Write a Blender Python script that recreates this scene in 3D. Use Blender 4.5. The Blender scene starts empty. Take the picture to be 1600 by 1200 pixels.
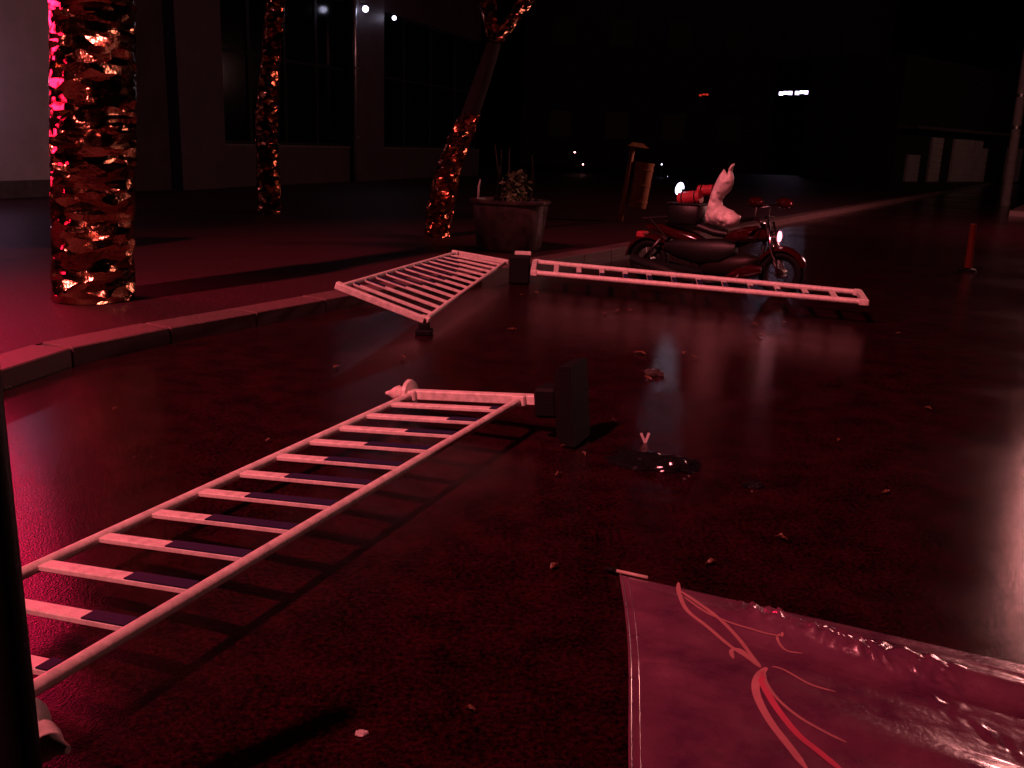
import bpy, bmesh, math, random
from mathutils import Vector, Matrix, noise, Quaternion
random.seed(7)
S = bpy.context.scene
COL = S.collection

# ------------------------------------------------------------------ camera
FPX, CH, PITCH, ROLL = 1450.0, 1.41, math.radians(14.4), math.radians(2.0)
FW = Vector((0, math.cos(PITCH), -math.sin(PITCH)))
_u0 = Vector((0, math.sin(PITCH), math.cos(PITCH))); _r0 = Vector((1, 0, 0))
RT = _r0*math.cos(ROLL) + _u0*math.sin(ROLL)
UP = -_r0*math.sin(ROLL) + _u0*math.cos(ROLL)
CAM = Vector((0, 0, CH))
cd = bpy.data.cameras.new('camera'); cam = bpy.data.objects.new('camera', cd); COL.objects.link(cam)
cam.matrix_world = Matrix(((RT.x, UP.x, -FW.x, 0), (RT.y, UP.y, -FW.y, 0), (RT.z, UP.z, -FW.z, CH), (0, 0, 0, 1)))
cd.sensor_width = 36; cd.lens = 36*FPX/1600; cd.clip_start = 0.05; cd.clip_end = 1500
S.camera = cam
# ------------------------------------------------------------------ world: night sky
w = bpy.data.worlds.new('World'); S.world = w; w.use_nodes = True
nt = w.node_tree
sky = nt.nodes.new('ShaderNodeTexSky'); sky.sky_type = 'NISHITA'; sky.sun_disc = False
sky.sun_elevation = math.radians(-4); sky.sun_rotation = math.radians(200)
nt.links.new(sky.outputs[0], nt.nodes['Background'].inputs[0])
nt.nodes['Background'].inputs[1].default_value = 0.0012
S.view_settings.view_transform = 'Standard'; S.view_settings.look = 'None'
S.view_settings.exposure = 0; S.view_settings.gamma = 1
# ------------------------------------------------------------------ lamp strengths and colours (bulbs sit in their fixtures below)
FLOOD_W, FLOOD_C = 32000, (1.0, 0.185, 0.215)
FLOOD_AT, FLOOD_TO = Vector((-10.5, -7.8, 20.5)), Vector((-0.9, 7.0, 0))
NEON_W, NEON_C = 140, (1.0, 0.012, 0.085)
LAMP_W, LAMP_C = 1400, (1.0, 0.34, 0.32)
WALL_W, WALL_C = 12, (1.0, 0.42, 0.85)

# ------------------------------------------------------------------ helpers
def ray(x, y): return FW*FPX + RT*(x-800) - UP*(y-600)
def onz(x, y, z=0.0):
    d = ray(x, y); return CAM + d*((z-CH)/d.z)
def ony(x, y, Y):
    d = ray(x, y); return CAM + d*(Y/d.y)

def tag(o, label=None, cat=None, group=None, kind=None):
    if label: o['label'] = label
    if cat: o['category'] = cat
    if group: o['group'] = group
    if kind: o['kind'] = kind
    return o
def thing(name, label, cat, loc=(0, 0, 0), group=None):
    o = bpy.data.objects.new(name, None); COL.objects.link(o); o.location = loc; o.empty_display_size = .1
    return tag(o, label, cat, group)
def wloc(o):
    v = Vector((0, 0, 0))
    while o is not None:
        v += o.location; o = o.parent
    return v
class MB:
    def __init__(s): s.v = []; s.f = []; s.mi = []; s.cur = 0
    def add(s, vs, fs):
        b = len(s.v); s.v += [Vector(p) for p in vs]
        for f in fs: s.f.append([b+i for i in f]); s.mi.append(s.cur)
        return s
    def box(s, c, hx, hy, hz, X=Vector((1, 0, 0)), Y=Vector((0, 1, 0)), Z=Vector((0, 0, 1)), bev=0.0):
        c = Vector(c); X, Y, Z = Vector(X), Vector(Y), Vector(Z)
        if bev <= 0:
            vs = [c + X*hx*i + Y*hy*j + Z*hz*k for i in (-1, 1) for j in (-1, 1) for k in (-1, 1)]
            return s.add(vs, [(0, 1, 3, 2), (4, 6, 7, 5), (0, 4, 5, 1), (2, 3, 7, 6), (0, 2, 6, 4), (1, 5, 7, 3)])
        # chamfered box: 24 verts via bmesh
        bm = bmesh.new(); bmesh.ops.create_cube(bm, size=2)
        for v in bm.verts: v.co = Vector((v.co.x*hx, v.co.y*hy, v.co.z*hz))
        bmesh.ops.bevel(bm, geom=bm.edges[:], offset=bev, segments=1, affect='EDGES')
        bm.verts.index_update()
        vs = [c + X*v.co.x + Y*v.co.y + Z*v.co.z for v in bm.verts]
        fs = [[v.index for v in f.verts] for f in bm.faces]; bm.free()
        return s.add(vs, fs)
    def bar(s, p, q, wid, thick, nrm=Vector((0, 0, 1)), bev=0.0):
        p, q = Vector(p), Vector(q); X = (q-p); L = X.length; X.normalize()
        Z = Vector(nrm); Z = (Z - X*Z.dot(X)).normalized(); Y = Z.cross(X)
        return s.box((p+q)/2, L/2, wid/2, thick/2, X, Y, Z, bev)
    def tube(s, pts, rad, n=10, cap=True, ey=1.0, ref=None):
        pts = [Vector(p) for p in pts]; m = len(pts)
        rad = list(rad) if hasattr(rad, '__len__') else [rad]*m
        T = [(pts[min(i+1, m-1)]-pts[max(i-1, 0)]).normalized() for i in range(m)]
        r = Vector(ref) if ref is not None else (Vector((0, 0, 1)) if abs(T[0].z) < .9 else Vector((1, 0, 0)))
        vs = []
        for i in range(m):
            a = (r - T[i]*r.dot(T[i])).normalized(); b = T[i].cross(a); r = a
            for k in range(n):
                t = 2*math.pi*k/n; vs.append(pts[i] + a*math.cos(t)*rad[i] + b*math.sin(t)*rad[i]*ey)
        fs = [(i*n+k, i*n+(k+1) % n, (i+1)*n+(k+1) % n, (i+1)*n+k) for i in range(m-1) for k in range(n)]
        if cap: fs += [tuple(range(n-1, -1, -1)), tuple(range((m-1)*n, m*n))]
        return s.add(vs, fs)
    def lathe(s, c, prof, n=24, X=Vector((1, 0, 0)), Y=Vector((0, 1, 0)), Z=Vector((0, 0, 1))):
        c = Vector(c); vs = []
        for r, z in prof:
            for k in range(n):
                t = 2*math.pi*k/n; vs.append(c + X*r*math.cos(t) + Y*r*math.sin(t) + Z*z)
        m = len(prof)
        fs = [(i*n+k, i*n+(k+1) % n, (i+1)*n+(k+1) % n, (i+1)*n+k) for i in range(m-1) for k in range(n)]
        if prof[0][0] > 1e-5: fs.append(tuple(range(n-1, -1, -1)))
        if prof[-1][0] > 1e-5: fs.append(tuple(range((m-1)*n, m*n)))
        return s.add(vs, fs)
    def torus(s, c, R, r, X, Y, n=32, k=10):
        pts = [Vector(c) + X*R*math.cos(2*math.pi*i/n) + Y*R*math.sin(2*math.pi*i/n) for i in range(n)]
        Z = X.cross(Y); vs = []
        for i in range(n):
            o = (pts[i]-Vector(c)).normalized()
            for j in range(k):
                t = 2*math.pi*j/k; vs.append(pts[i] + o*r*math.cos(t) + Z*r*math.sin(t))
        return s.add(vs, [(i*k+j, i*k+(j+1) % k, ((i+1) % n)*k+(j+1) % k, ((i+1) % n)*k+j) for i in range(n) for j in range(k)])
    def build(s, name, mat, parent=None, smooth=False, loc=None, angle=None):
        org = Vector(loc) if loc is not None else Vector((0, 0, 0))
        off = org + (wloc(parent) if parent is not None else Vector((0, 0, 0)))
        me = bpy.data.meshes.new(name); me.from_pydata([tuple(p-off) for p in s.v], [], s.f)
        mats = mat if isinstance(mat, (list, tuple)) else [mat]
        for m_ in mats: me.materials.append(m_)
        if len(mats) > 1: me.polygons.foreach_set('material_index', s.mi)
        if smooth: me.polygons.foreach_set('use_smooth', [True]*len(me.polygons))
        bm = bmesh.new(); bm.from_mesh(me); bmesh.ops.recalc_face_normals(bm, faces=bm.faces[:]); bm.to_mesh(me); bm.free()
        if angle: me.set_sharp_from_angle(angle=math.radians(angle))
        o = bpy.data.objects.new(name, me); COL.objects.link(o); o.location = org
        if parent is not None: o.parent = parent
        return o

def mat(name, col, rough=.6, metal=0.0, var=0.0, vscale=8.0, bump=0.0, bscale=40.0, col2=None, rvar=0.0, coat=0.0, emit=None, es=0.0, spec=.5, det=6.0):
    m = bpy.data.materials.new(name); m.use_nodes = True; t = m.node_tree; b = t.nodes['Principled BSDF']
    b.inputs['Base Color'].default_value = (*col, 1); b.inputs['Roughness'].default_value = rough; b.inputs['Metallic'].default_value = metal
    b.inputs['Specular IOR Level'].default_value = spec
    if coat: b.inputs['Coat Weight'].default_value = coat; b.inputs['Coat Roughness'].default_value = .12
    if emit: b.inputs['Emission Color'].default_value = (*emit, 1); b.inputs['Emission Strength'].default_value = es
    g = t.nodes.new('ShaderNodeTexCoord')
    if var or col2 or rvar:
        n = t.nodes.new('ShaderNodeTexNoise'); n.inputs['Scale'].default_value = vscale; n.inputs['Detail'].default_value = det; n.inputs['Roughness'].default_value = .65
        t.links.new(g.outputs['Object'], n.inputs['Vector'])
        r = t.nodes.new('ShaderNodeValToRGB'); r.color_ramp.elements[0].position = .32; r.color_ramp.elements[1].position = .68
        c2 = col2 if col2 else tuple(c*(1+var) for c in col); c1 = tuple(c*(1-var) for c in col)
        r.color_ramp.elements[0].color = (*c1, 1); r.color_ramp.elements[1].color = (*c2, 1)
        t.links.new(n.outputs['Fac'], r.inputs[0])
        if var or col2: t.links.new(r.outputs[0], b.inputs['Base Color'])
        if rvar:
            mr = t.nodes.new('ShaderNodeMapRange'); mr.inputs[1].default_value = .3; mr.inputs[2].default_value = .7
            mr.inputs[3].default_value = max(.03, rough-rvar); mr.inputs[4].default_value = min(1, rough+rvar)
            t.links.new(n.outputs['Fac'], mr.inputs[0]); t.links.new(mr.outputs[0], b.inputs['Roughness'])
    if bump:
        n2 = t.nodes.new('ShaderNodeTexNoise'); n2.inputs['Scale'].default_value = bscale; n2.inputs['Detail'].default_value = 5
        t.links.new(g.outputs['Object'], n2.inputs['Vector'])
        bp_ = t.nodes.new('ShaderNodeBump'); bp_.inputs['Strength'].default_value = bump; bp_.inputs['Distance'].default_value = .01
        t.links.new(n2.outputs['Fac'], bp_.inputs['Height']); t.links.new(bp_.outputs[0], b.inputs['Normal'])
    return m

# ------------------------------------------------------------------ materials
M = {}
M['white'] = mat('white_enamel', (.80, .74, .68), .42, var=.22, vscale=26, rvar=.12, bump=.12, bscale=60)
M['blue'] = mat('blue_enamel', (.004, .007, .045), .75, var=.15, vscale=20)
M['rubber'] = mat('black_rubber', (.004, .004, .0045), .7, bump=.3, bscale=90, spec=.2)
M['black_metal'] = mat('black_paint', (.006, .006, .008), .55, bump=.1, bscale=60, spec=.25)
M['stone'] = mat('kerb_granite', (.14, .072, .075), .55, var=.28, vscale=30, bump=.35, bscale=120, rvar=.15)
M['concrete'] = mat('concrete', (.10, .09, .085), .8, var=.3, vscale=6, bump=.4)
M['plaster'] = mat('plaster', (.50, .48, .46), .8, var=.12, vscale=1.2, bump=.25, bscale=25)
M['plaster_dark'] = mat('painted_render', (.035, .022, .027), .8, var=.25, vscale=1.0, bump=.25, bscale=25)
M['tilewall'] = mat('wall_tiles', (.06, .042, .050), .5, var=.18, vscale=2.5, bump=.2, bscale=18)
M['shop_wall'] = mat('dark_render', (.015, .011, .011), .85, var=.3, vscale=1.5)  # far shop wall, darker base colour than the other walls
M['glass'] = mat('dark_glass', (.004, .004, .005), .12)
M['frame'] = mat('window_metal', (.012, .012, .014), .5, metal=.3)
M['galv'] = mat('galvanised', (.42, .43, .46), .3, metal=.85, var=.2, bump=.15)
M['bark'] = mat('palm_bark', (.010, .007, .006), .9, var=.4, vscale=20, bump=.8, bscale=30)
M['leaf'] = mat('palm_leaf', (.04, .075, .025), .5, var=.35, vscale=6)
M['shrub'] = mat('shrub_leaf', (.22, .28, .14), .45, var=.5, vscale=9)
M['pot'] = mat('glazed_pot', (.028, .022, .022), .34, col2=(.15, .115, .105), vscale=5, bump=.25, bscale=14, rvar=.12)
M['soil'] = mat('soil', (.03, .022, .016), .95, var=.3, bump=.8)
M['bin'] = mat('bin_wood', (.45, .20, .09), .6, var=.25, vscale=10, bump=.2)
M['redpaint'] = mat('red_gloss', (.035, .002, .004), .14, var=.1, coat=.6)
M['redcloth'] = mat('red_tarp', (.42, .03, .05), .5, var=.2, vscale=30, bump=.4, bscale=50)
M['chrome'] = mat('chrome', (.8, .8, .8), .14, metal=1.0)
M['steel'] = mat('dull_steel', (.10, .095, .09), .4, metal=.9, var=.2)
M['seat'] = mat('vinyl_seat', (.004, .0038, .0038), .5, bump=.2)
M['engine'] = mat('engine_metal', (.02, .012, .011), .5, metal=.6, var=.3, vscale=20)
M['bag'] = mat('white_plastic_bag', (.80, .74, .70), .4, var=.06, vscale=20, bump=.35, bscale=22)
M['scrap'] = mat('white_scrap', (.75, .70, .66), .5, var=.1, bump=.3)
M['blackbag'] = mat('black_plastic', (.008, .008, .010), .1, bump=.35, bscale=18)
M['film'] = mat('clear_film', (.05, .035, .035), .07, bump=.4, bscale=30, coat=.5)
M['leaf_wet'] = mat('fallen_leaf', (.13, .06, .03), .35, var=.4, vscale=30)
M['lampglass'] = mat('lamp_glass_warm', (.8, .8, .8), .4, emit=LAMP_C, es=14)
M['floodglass'] = mat('lamp_glass_flood', (.8, .8, .8), .4, emit=FLOOD_C, es=10)
M['neon'] = mat('neon_red', (.5, .05, .08), .4, emit=NEON_C, es=9)
M['coolglass'] = mat('lamp_glass_cool', (.8, .8, .8), .4, emit=(.72, .72, 1.0), es=5)
M['signglass'] = mat('sign_glass_cool', (.8, .8, .8), .4, emit=(.80, .62, 1.0), es=7)
M['redlight'] = mat('red_light', (.5, .05, .05), .4, emit=(1, .04, .02), es=.5)
M['headlight'] = mat('headlight_glass', (.8, .8, .8), .1, emit=(1, .28, .36), es=3.2)
M['orange'] = mat('orange_plastic', (.20, .03, .015), .4, var=.15)
M['cable'] = mat('cable', (.10, .08, .07), .4)

def foil(name, col, sc):
    # crumpled metal film: every crease cell turns the mirror a different way
    m = mat(name, col, .17, metal=1.0); t = m.node_tree; b = t.nodes['Principled BSDF']; L = t.links.new
    g = t.nodes.new('ShaderNodeTexCoord'); mp = t.nodes.new('ShaderNodeMapping'); mp.inputs['Scale'].default_value = sc; L(g.outputs['Object'], mp.inputs[0])
    nz = t.nodes.new('ShaderNodeTexNoise'); nz.inputs['Scale'].default_value = 1.3; L(mp.outputs[0], nz.inputs['Vector'])
    mx = t.nodes.new('ShaderNodeMix'); mx.data_type = 'VECTOR'; mx.inputs[0].default_value = .35; L(mp.outputs[0], mx.inputs[4]); L(nz.outputs['Color'], mx.inputs[5])
    v = t.nodes.new('ShaderNodeTexVoronoi'); v.inputs['Scale'].default_value = 1.0; L(mx.outputs[1], v.inputs['Vector'])
    sb = t.nodes.new('ShaderNodeVectorMath'); sb.operation = 'SUBTRACT'; sb.inputs[1].default_value = (.5, .5, .5); L(v.outputs['Color'], sb.inputs[0])
    sc_ = t.nodes.new('ShaderNodeVectorMath'); sc_.operation = 'MULTIPLY'; sc_.inputs[1].default_value = (1.5, 1.5, 2.0); L(sb.outputs[0], sc_.inputs[0])
    ge = t.nodes.new('ShaderNodeNewGeometry')
    ad = t.nodes.new('ShaderNodeVectorMath'); ad.operation = 'ADD'; L(ge.outputs['Normal'], ad.inputs[0]); L(sc_.outputs[0], ad.inputs[1])
    no = t.nodes.new('ShaderNodeVectorMath'); no.operation = 'NORMALIZE'; L(ad.outputs[0], no.inputs[0])
    n2 = t.nodes.new('ShaderNodeTexNoise'); n2.inputs['Scale'].default_value = 42; L(g.outputs['Object'], n2.inputs['Vector'])
    bp_ = t.nodes.new('ShaderNodeBump'); bp_.inputs['Strength'].default_value = .45; bp_.inputs['Distance'].default_value = .01; L(n2.outputs['Fac'], bp_.inputs['Height']); L(no.outputs[0], bp_.inputs['Normal'])
    L(bp_.outputs[0], b.inputs['Normal'])
    return m
M['foil'] = foil('gold_foil', (.55, .30, .17), (8, 8, 26))
M['foil2'] = foil('red_gold_foil', (.70, .24, .12), (14, 14, 24))

def road_mat():
    m = bpy.data.materials.new('wet_asphalt'); m.use_nodes = True; t = m.node_tree; b = t.nodes['Principled BSDF']; L = t.links.new
    g = t.nodes.new('ShaderNodeTexCoord')
    def nz(scale, det=6, rg=.6):
        n = t.nodes.new('ShaderNodeTexNoise'); n.inputs['Scale'].default_value = scale; n.inputs['Detail'].default_value = det; n.inputs['Roughness'].default_value = rg
        L(g.outputs['Object'], n.inputs['Vector']); return n
    big = nz(.55, 5); agg = nz(60, 8, .85); mid = nz(5, 8, .7)
    vor = t.nodes.new('ShaderNodeTexVoronoi'); vor.inputs['Scale'].default_value = 150; L(g.outputs['Object'], vor.inputs['Vector'])
    r = t.nodes.new('ShaderNodeValToRGB'); r.color_ramp.elements[0].position = .44; r.color_ramp.elements[1].position = .62
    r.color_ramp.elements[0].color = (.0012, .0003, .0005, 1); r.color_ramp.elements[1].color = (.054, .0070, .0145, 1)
    mx = t.nodes.new('ShaderNodeMix'); mx.data_type = 'FLOAT'; mx.inputs[0].default_value = .25
    L(agg.outputs['Fac'], mx.inputs[2]); L(mid.outputs['Fac'], mx.inputs[3]); L(mx.outputs[0], r.inputs[0]); L(r.outputs[0], b.inputs['Base Color'])
    mr = t.nodes.new('ShaderNodeMapRange'); mr.inputs[1].default_value = .38; mr.inputs[2].default_value = .62; mr.inputs[3].default_value = .13; mr.inputs[4].default_value = .21
    L(big.outputs['Fac'], mr.inputs[0])
    # standing water gathers in the low spot before the far railing
    mp = t.nodes.new('ShaderNodeMapping'); mp.inputs['Location'].default_value = (-1.6, -6.3, 0); L(g.outputs['Object'], mp.inputs[0])
    sc = t.nodes.new('ShaderNodeVectorMath'); sc.operation = 'MULTIPLY'; sc.inputs[1].default_value = (.42, .48, 0); L(mp.outputs[0], sc.inputs[0])
    ln = t.nodes.new('ShaderNodeVectorMath'); ln.operation = 'LENGTH'; L(sc.outputs[0], ln.inputs[0])
    mid2 = nz(1.7, 5)
    am = t.nodes.new('ShaderNodeMath'); am.operation = 'MULTIPLY_ADD'; am.inputs[1].default_value = 1.6; L(mid2.outputs['Fac'], am.inputs[0]); L(ln.outputs['Value'], am.inputs[2])
    wet = t.nodes.new('ShaderNodeMapRange'); wet.inputs[1].default_value = 1.05; wet.inputs[2].default_value = 1.75; wet.inputs[3].default_value = 1; wet.inputs[4].default_value = 0; L(am.outputs[0], wet.inputs[0])
    rm = t.nodes.new('ShaderNodeMix'); rm.data_type = 'FLOAT'; L(wet.outputs[0], rm.inputs[0]); L(mr.outputs[0], rm.inputs[2]); rm.inputs[3].default_value = .13
    L(rm.outputs[0], b.inputs['Roughness'])
    bs = t.nodes.new('ShaderNodeMapRange'); bs.inputs[3].default_value = .13; bs.inputs[4].default_value = .07; L(wet.outputs[0], bs.inputs[0])
    ad = t.nodes.new('ShaderNodeMath'); ad.operation = 'ADD'; L(vor.outputs['Distance'], ad.inputs[0]); L(agg.outputs['Fac'], ad.inputs[1])
    bp_ = t.nodes.new('ShaderNodeBump'); bp_.inputs['Distance'].default_value = .006; L(bs.outputs[0], bp_.inputs['Strength'])
    L(ad.outputs[0], bp_.inputs['Height']); L(bp_.outputs[0], b.inputs['Normal'])
    b.inputs['Specular IOR Level'].default_value = .26
    return m
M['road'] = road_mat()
def pave_mat():
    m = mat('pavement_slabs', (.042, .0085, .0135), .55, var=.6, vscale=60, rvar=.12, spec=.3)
    t = m.node_tree; b = t.nodes['Principled BSDF']; L = t.links.new; g = t.nodes['Texture Coordinate']
    mp = t.nodes.new('ShaderNodeMapping'); mp.inputs['Rotation'].default_value = (0, 0, math.radians(-32)); L(g.outputs['Object'], mp.inputs[0])
    br = t.nodes.new('ShaderNodeTexBrick'); br.inputs['Scale'].default_value = 2.5; br.inputs['Mortar Size'].default_value = .02; br.inputs['Brick Width'].default_value = .5; br.inputs['Row Height'].default_value = .5
    L(mp.outputs[0], br.inputs['Vector'])
    n = t.nodes.new('ShaderNodeTexNoise'); n.inputs['Scale'].default_value = 70; L(g.outputs['Object'], n.inputs['Vector'])
    ad = t.nodes.new('ShaderNodeMath'); ad.operation = 'MULTIPLY_ADD'; ad.inputs[1].default_value = -.7; L(br.outputs['Fac'], ad.inputs[0]); L(n.outputs['Fac'], ad.inputs[2])
    bp_ = t.nodes.new('ShaderNodeBump'); bp_.inputs['Strength'].default_value = .4; bp_.inputs['Distance'].default_value = .008
    L(ad.outputs[0], bp_.inputs['Height']); L(bp_.outputs[0], b.inputs['Normal'])
    return m
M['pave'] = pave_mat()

# ------------------------------------------------------------------ setting
mb = MB(); G = 400
mb.add([(-G, -60, 0), (G, -60, 0), (G, G, 0), (-G, G, 0)], [(0, 1, 2, 3)])
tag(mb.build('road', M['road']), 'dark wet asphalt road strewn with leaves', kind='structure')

KZ = .115
kpx = [(22, 573), (60, 556), (120, 541), (200, 524), (300, 505), (400, 488), (520, 465)]
kw = [Vector((-3.25, -12, KZ)), Vector((-3.2, 0, KZ)), Vector((-3.12, 3.3, KZ)), Vector((-2.98, 4.2, KZ))] + [onz(x, y, KZ) for x, y in kpx]
kw += [onz(985, 384, KZ)]
dirn = (kw[-1]-kw[-2]).normalized()
kw += [kw[-1]+dirn*60]
def resample(pts, step):
    out = [pts[0].copy()]; acc = 0.0
    for a, b in zip(pts[:-1], pts[1:]):
        L = (b-a).length; d = step-acc
        while d <= L:
            out.append(a+(b-a)*(d/L)); d += step
        acc = L-(d-step)
    return out
# smooth the curve a little
for _ in range(2):
    kw = [kw[0]] + [p for a, b in zip(kw[:-1], kw[1:]) for p in (a*.75+b*.25, a*.25+b*.75)] + [kw[-1]]
kp = resample(kw, .8)
def inward(pts):
    out = []
    for i in range(len(pts)):
        t = (pts[min(i+1, len(pts)-1)]-pts[max(i-1, 0)]).normalized(); out.append(Vector((-t.y, t.x, 0)))
    return out
KWID = .27
kn = inward(kp)
back = [p+n*KWID for p, n in zip(kp, kn)]
# pavement slab
mb = MB(); n = len(back)
left = [Vector((-120, p.y, KZ-.006)) for p in back]
vs = [Vector((p.x, p.y, KZ-.006)) for p in back] + left
mb.add(vs, [(i, i+1, n+i+1, n+i) for i in range(n-1)])
tag(mb.build('pavement', M['pave']), 'dark raised pavement with trees and planter beside the road', kind='structure')
# kerb bedding + stones
mb = MB(); vs = []
for p, nn in zip(kp, kn):
    vs += [p+nn*.015-Vector((0, 0, .012)), p+nn*(KWID-.004)-Vector((0, 0, .012)), p+nn*(KWID-.004)-Vector((0, 0, KZ+.05)), p+nn*.015-Vector((0, 0, KZ+.05))]
mb.add(vs, [(i*4+j, i*4+(j+1) % 4, i*4+4+(j+1) % 4, i*4+4+j) for i in range(len(kp)-1) for j in range(4)])
kerb = tag(mb.build('kerb', M['concrete']), 'granite kerb along the edge of the pavement', kind='structure')
for i in range(6, len(kp)-1):
    if kp[i].y > 40: break
    a, b = kp[i], kp[i+1]; t = (b-a); L = t.length; t.normalize(); nn = Vector((-t.y, t.x, 0))
    c = (a+b)/2+nn*KWID/2 - Vector((0, 0, KZ/2+.01)) + Vector((0, 0, random.uniform(-.002, .003))) + nn*random.uniform(-.003, .003)
    tilt = Quaternion(t, random.uniform(-.006, .006))
    mb = MB(); mb.box(c, L/2-.0015, KWID/2, KZ/2+.01, t, tilt @ nn, tilt @ Vector((0, 0, 1)), bev=.008)
    mb.build('kerbstone', M['stone'], kerb, loc=c)

# far pavement on the right
mb = MB()
a, b = Vector((13.5, 26, 0)), Vector((38, 66, 0)); t = (b-a).normalized(); nn = Vector((t.y, -t.x, 0))
mb.box((a+b)/2+nn*4+Vector((0, 0, .06)), (b-a).length/2, 4, .08, t, nn, Vector((0, 0, 1)))
tag(mb.build('far_pavement', M['stone']), 'far pavement across the road', kind='structure')

# ------------------------------------------------------------------ left building
P0 = Vector((-9.9, 18.1, 0)); FD = Vector((.325, .946, 0)).normalized(); FN = Vector((FD.y, -FD.x, 0))   # FN faces the street
def fd(px, py=250, back=0.0):
    d = ray(px, py); o = P0-FN*back
    s = (o-CAM).dot(FN)/d.dot(FN); return ((CAM+d*s)-o).dot(FD)
def fbox(mbx, d0, d1, z0, z1, depth, out=0.0):
    # block on the facade plane from its face (out metres proud) going back depth
    c = P0+FD*((d0+d1)/2)+FN*(out-depth/2)+Vector((0, 0, (z0+z1)/2))
    return mbx.box(c, (d1-d0)/2, depth/2, (z1-z0)/2, FD, FN, Vector((0, 0, 1)))
bld = thing('building', 'dark shop building with tall windows above a low wall and pale end wall', 'building', P0)
BH = 9.0
dA0, dA1, dB0, dB1, dC0, dC1, dE = fd(-260), fd(92), fd(268), fd(338), fd(545), fd(588), fd(745)
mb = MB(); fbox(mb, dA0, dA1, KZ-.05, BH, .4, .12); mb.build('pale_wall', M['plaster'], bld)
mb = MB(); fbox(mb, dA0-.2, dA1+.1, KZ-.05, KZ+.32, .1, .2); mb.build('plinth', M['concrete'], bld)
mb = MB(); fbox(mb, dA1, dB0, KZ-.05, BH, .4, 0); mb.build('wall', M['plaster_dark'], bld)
mb = MB(); fbox(mb, dB0, dB1, KZ-.05, BH, .6, .3); mb.build('pilaster', M['tilewall'], bld)
mb = MB(); fbox(mb, dC0, dC1, KZ-.05, BH, .6, .3); mb.build('pilaster', M['tilewall'], bld)
for a, b in ((dB1, dC0), (dC1, dE)):
    mb = MB(); fbox(mb, a, b, KZ-.05, 1.15, .35, .1); mb.build('low_wall', M['tilewall'], bld)
    mb = MB(); fbox(mb, a, b, 1.15, 1.21, .5, .16); mb.build('window_sill', M['concrete'], bld)
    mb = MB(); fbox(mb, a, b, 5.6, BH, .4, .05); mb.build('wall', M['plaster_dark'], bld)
    nwin = 4; wd = (b-a)/nwin
    for i in range(nwin):
        w0, w1 = a+i*wd, a+(i+1)*wd
        mb = MB()
        fbox(mb, w0, w0+.07, 1.21, 5.6, .1, -.10); fbox(mb, w1-.07, w1, 1.21, 5.6, .1, -.10)
        fbox(mb, w0+.07, w1-.07, 1.21, 1.29, .1, -.10); fbox(mb, w0+.07, w1-.07, 5.52, 5.6, .1, -.10); fbox(mb, w0+.07, w1-.07, 3.5, 3.57, .1, -.10)
        fr = mb.build('window', M['frame'], bld)
        mb = MB(); fbox(mb, w0+.07, w1-.07, 1.29, 3.5, .012, -.14); mb.build('pane', M['glass'], fr)
        mb = MB(); fbox(mb, w0+.07, w1-.07, 3.57, 5.52, .012, -.14); mb.build('pane', M['glass'], fr)
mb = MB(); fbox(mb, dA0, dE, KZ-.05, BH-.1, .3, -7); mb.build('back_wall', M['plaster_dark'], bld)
mb = MB(); fbox(mb, dA0-.3, dE+.3, BH, BH+.3, 8, .6); mb.build('roof', M['concrete'], bld)
# downpipe beside the second pilaster
pp = P0+FD*(dC0-.10)+FN*.30
mb = MB(); mb.tube([pp+Vector((0, 0, KZ)), pp+Vector((0, 0, 8.8))], .075, 12)
dp = mb.build('downpipe', M['galv'], bld, smooth=True)
for z in (1.5, 3.6, 5.7, 7.6):
    mb = MB(); mb.box(pp+Vector((0, 0, z)), .10, .10, .025, FD, FN); mb.build('pipe_clamp', M['galv'], dp)

def wall_lamp(px, py, d, label, r, mt, watt=0, colr=(1, 1, 1), out=.5):
    # globe on a bracket fixed to the building front
    base = P0+FD*d; dr = ray(px, py)
    o = base+FN*out; s = (o-CAM).dot(FN)/dr.dot(FN); pos = CAM+dr*s
    root = thing('wall_lamp', label, 'lamp', pos)
    wl = pos-FN*(out-.02)
    mb = MB(); mb.tube([wl+Vector((0, 0, .12)), pos+Vector((0, 0, .16)), pos+Vector((0, 0, r*.8))], .02, 8); mb.build('bracket', M['black_metal'], root)
    mb = MB(); mb.box(wl+Vector((0, 0, .12)), .06, .03, .08, FD, FN); mb.build('wall_plate', M['black_metal'], root)
    mb = MB(); mb.lathe(pos, [(0, -r)]+[(r*math.cos(a), r*math.sin(a)) for a in [math.radians(x) for x in (-60, -30, 0, 30, 60)]]+[(0, r)], 14); mb.build('globe', mt, root, smooth=True)
    if watt:
        l = bpy.data.lights.new('bulb', 'POINT'); l.energy = watt; l.color = colr; l.shadow_soft_size = .1
        lo = bpy.data.objects.new('bulb', l); COL.objects.link(lo); lo.parent = root; lo.location = FN*(r+.12)
    return root
wall_lamp(571, 14, dC0, 'bluish white globe lamp beside downpipe, brighter of the pair high on the building', .10, M['coolglass'], 2, (.7, .7, 1))
wall_lamp(616, 28, dC1+.6, 'smaller white globe lamp high on the building past the second pilaster', .075, M['coolglass'], 2, (.8, .7, 1))
wall_lamp(-60, 120, dA1-2, 'dim violet globe lamp on the pale end wall', .12, M['coolglass'], WALL_W, WALL_C, out=.9)

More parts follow.
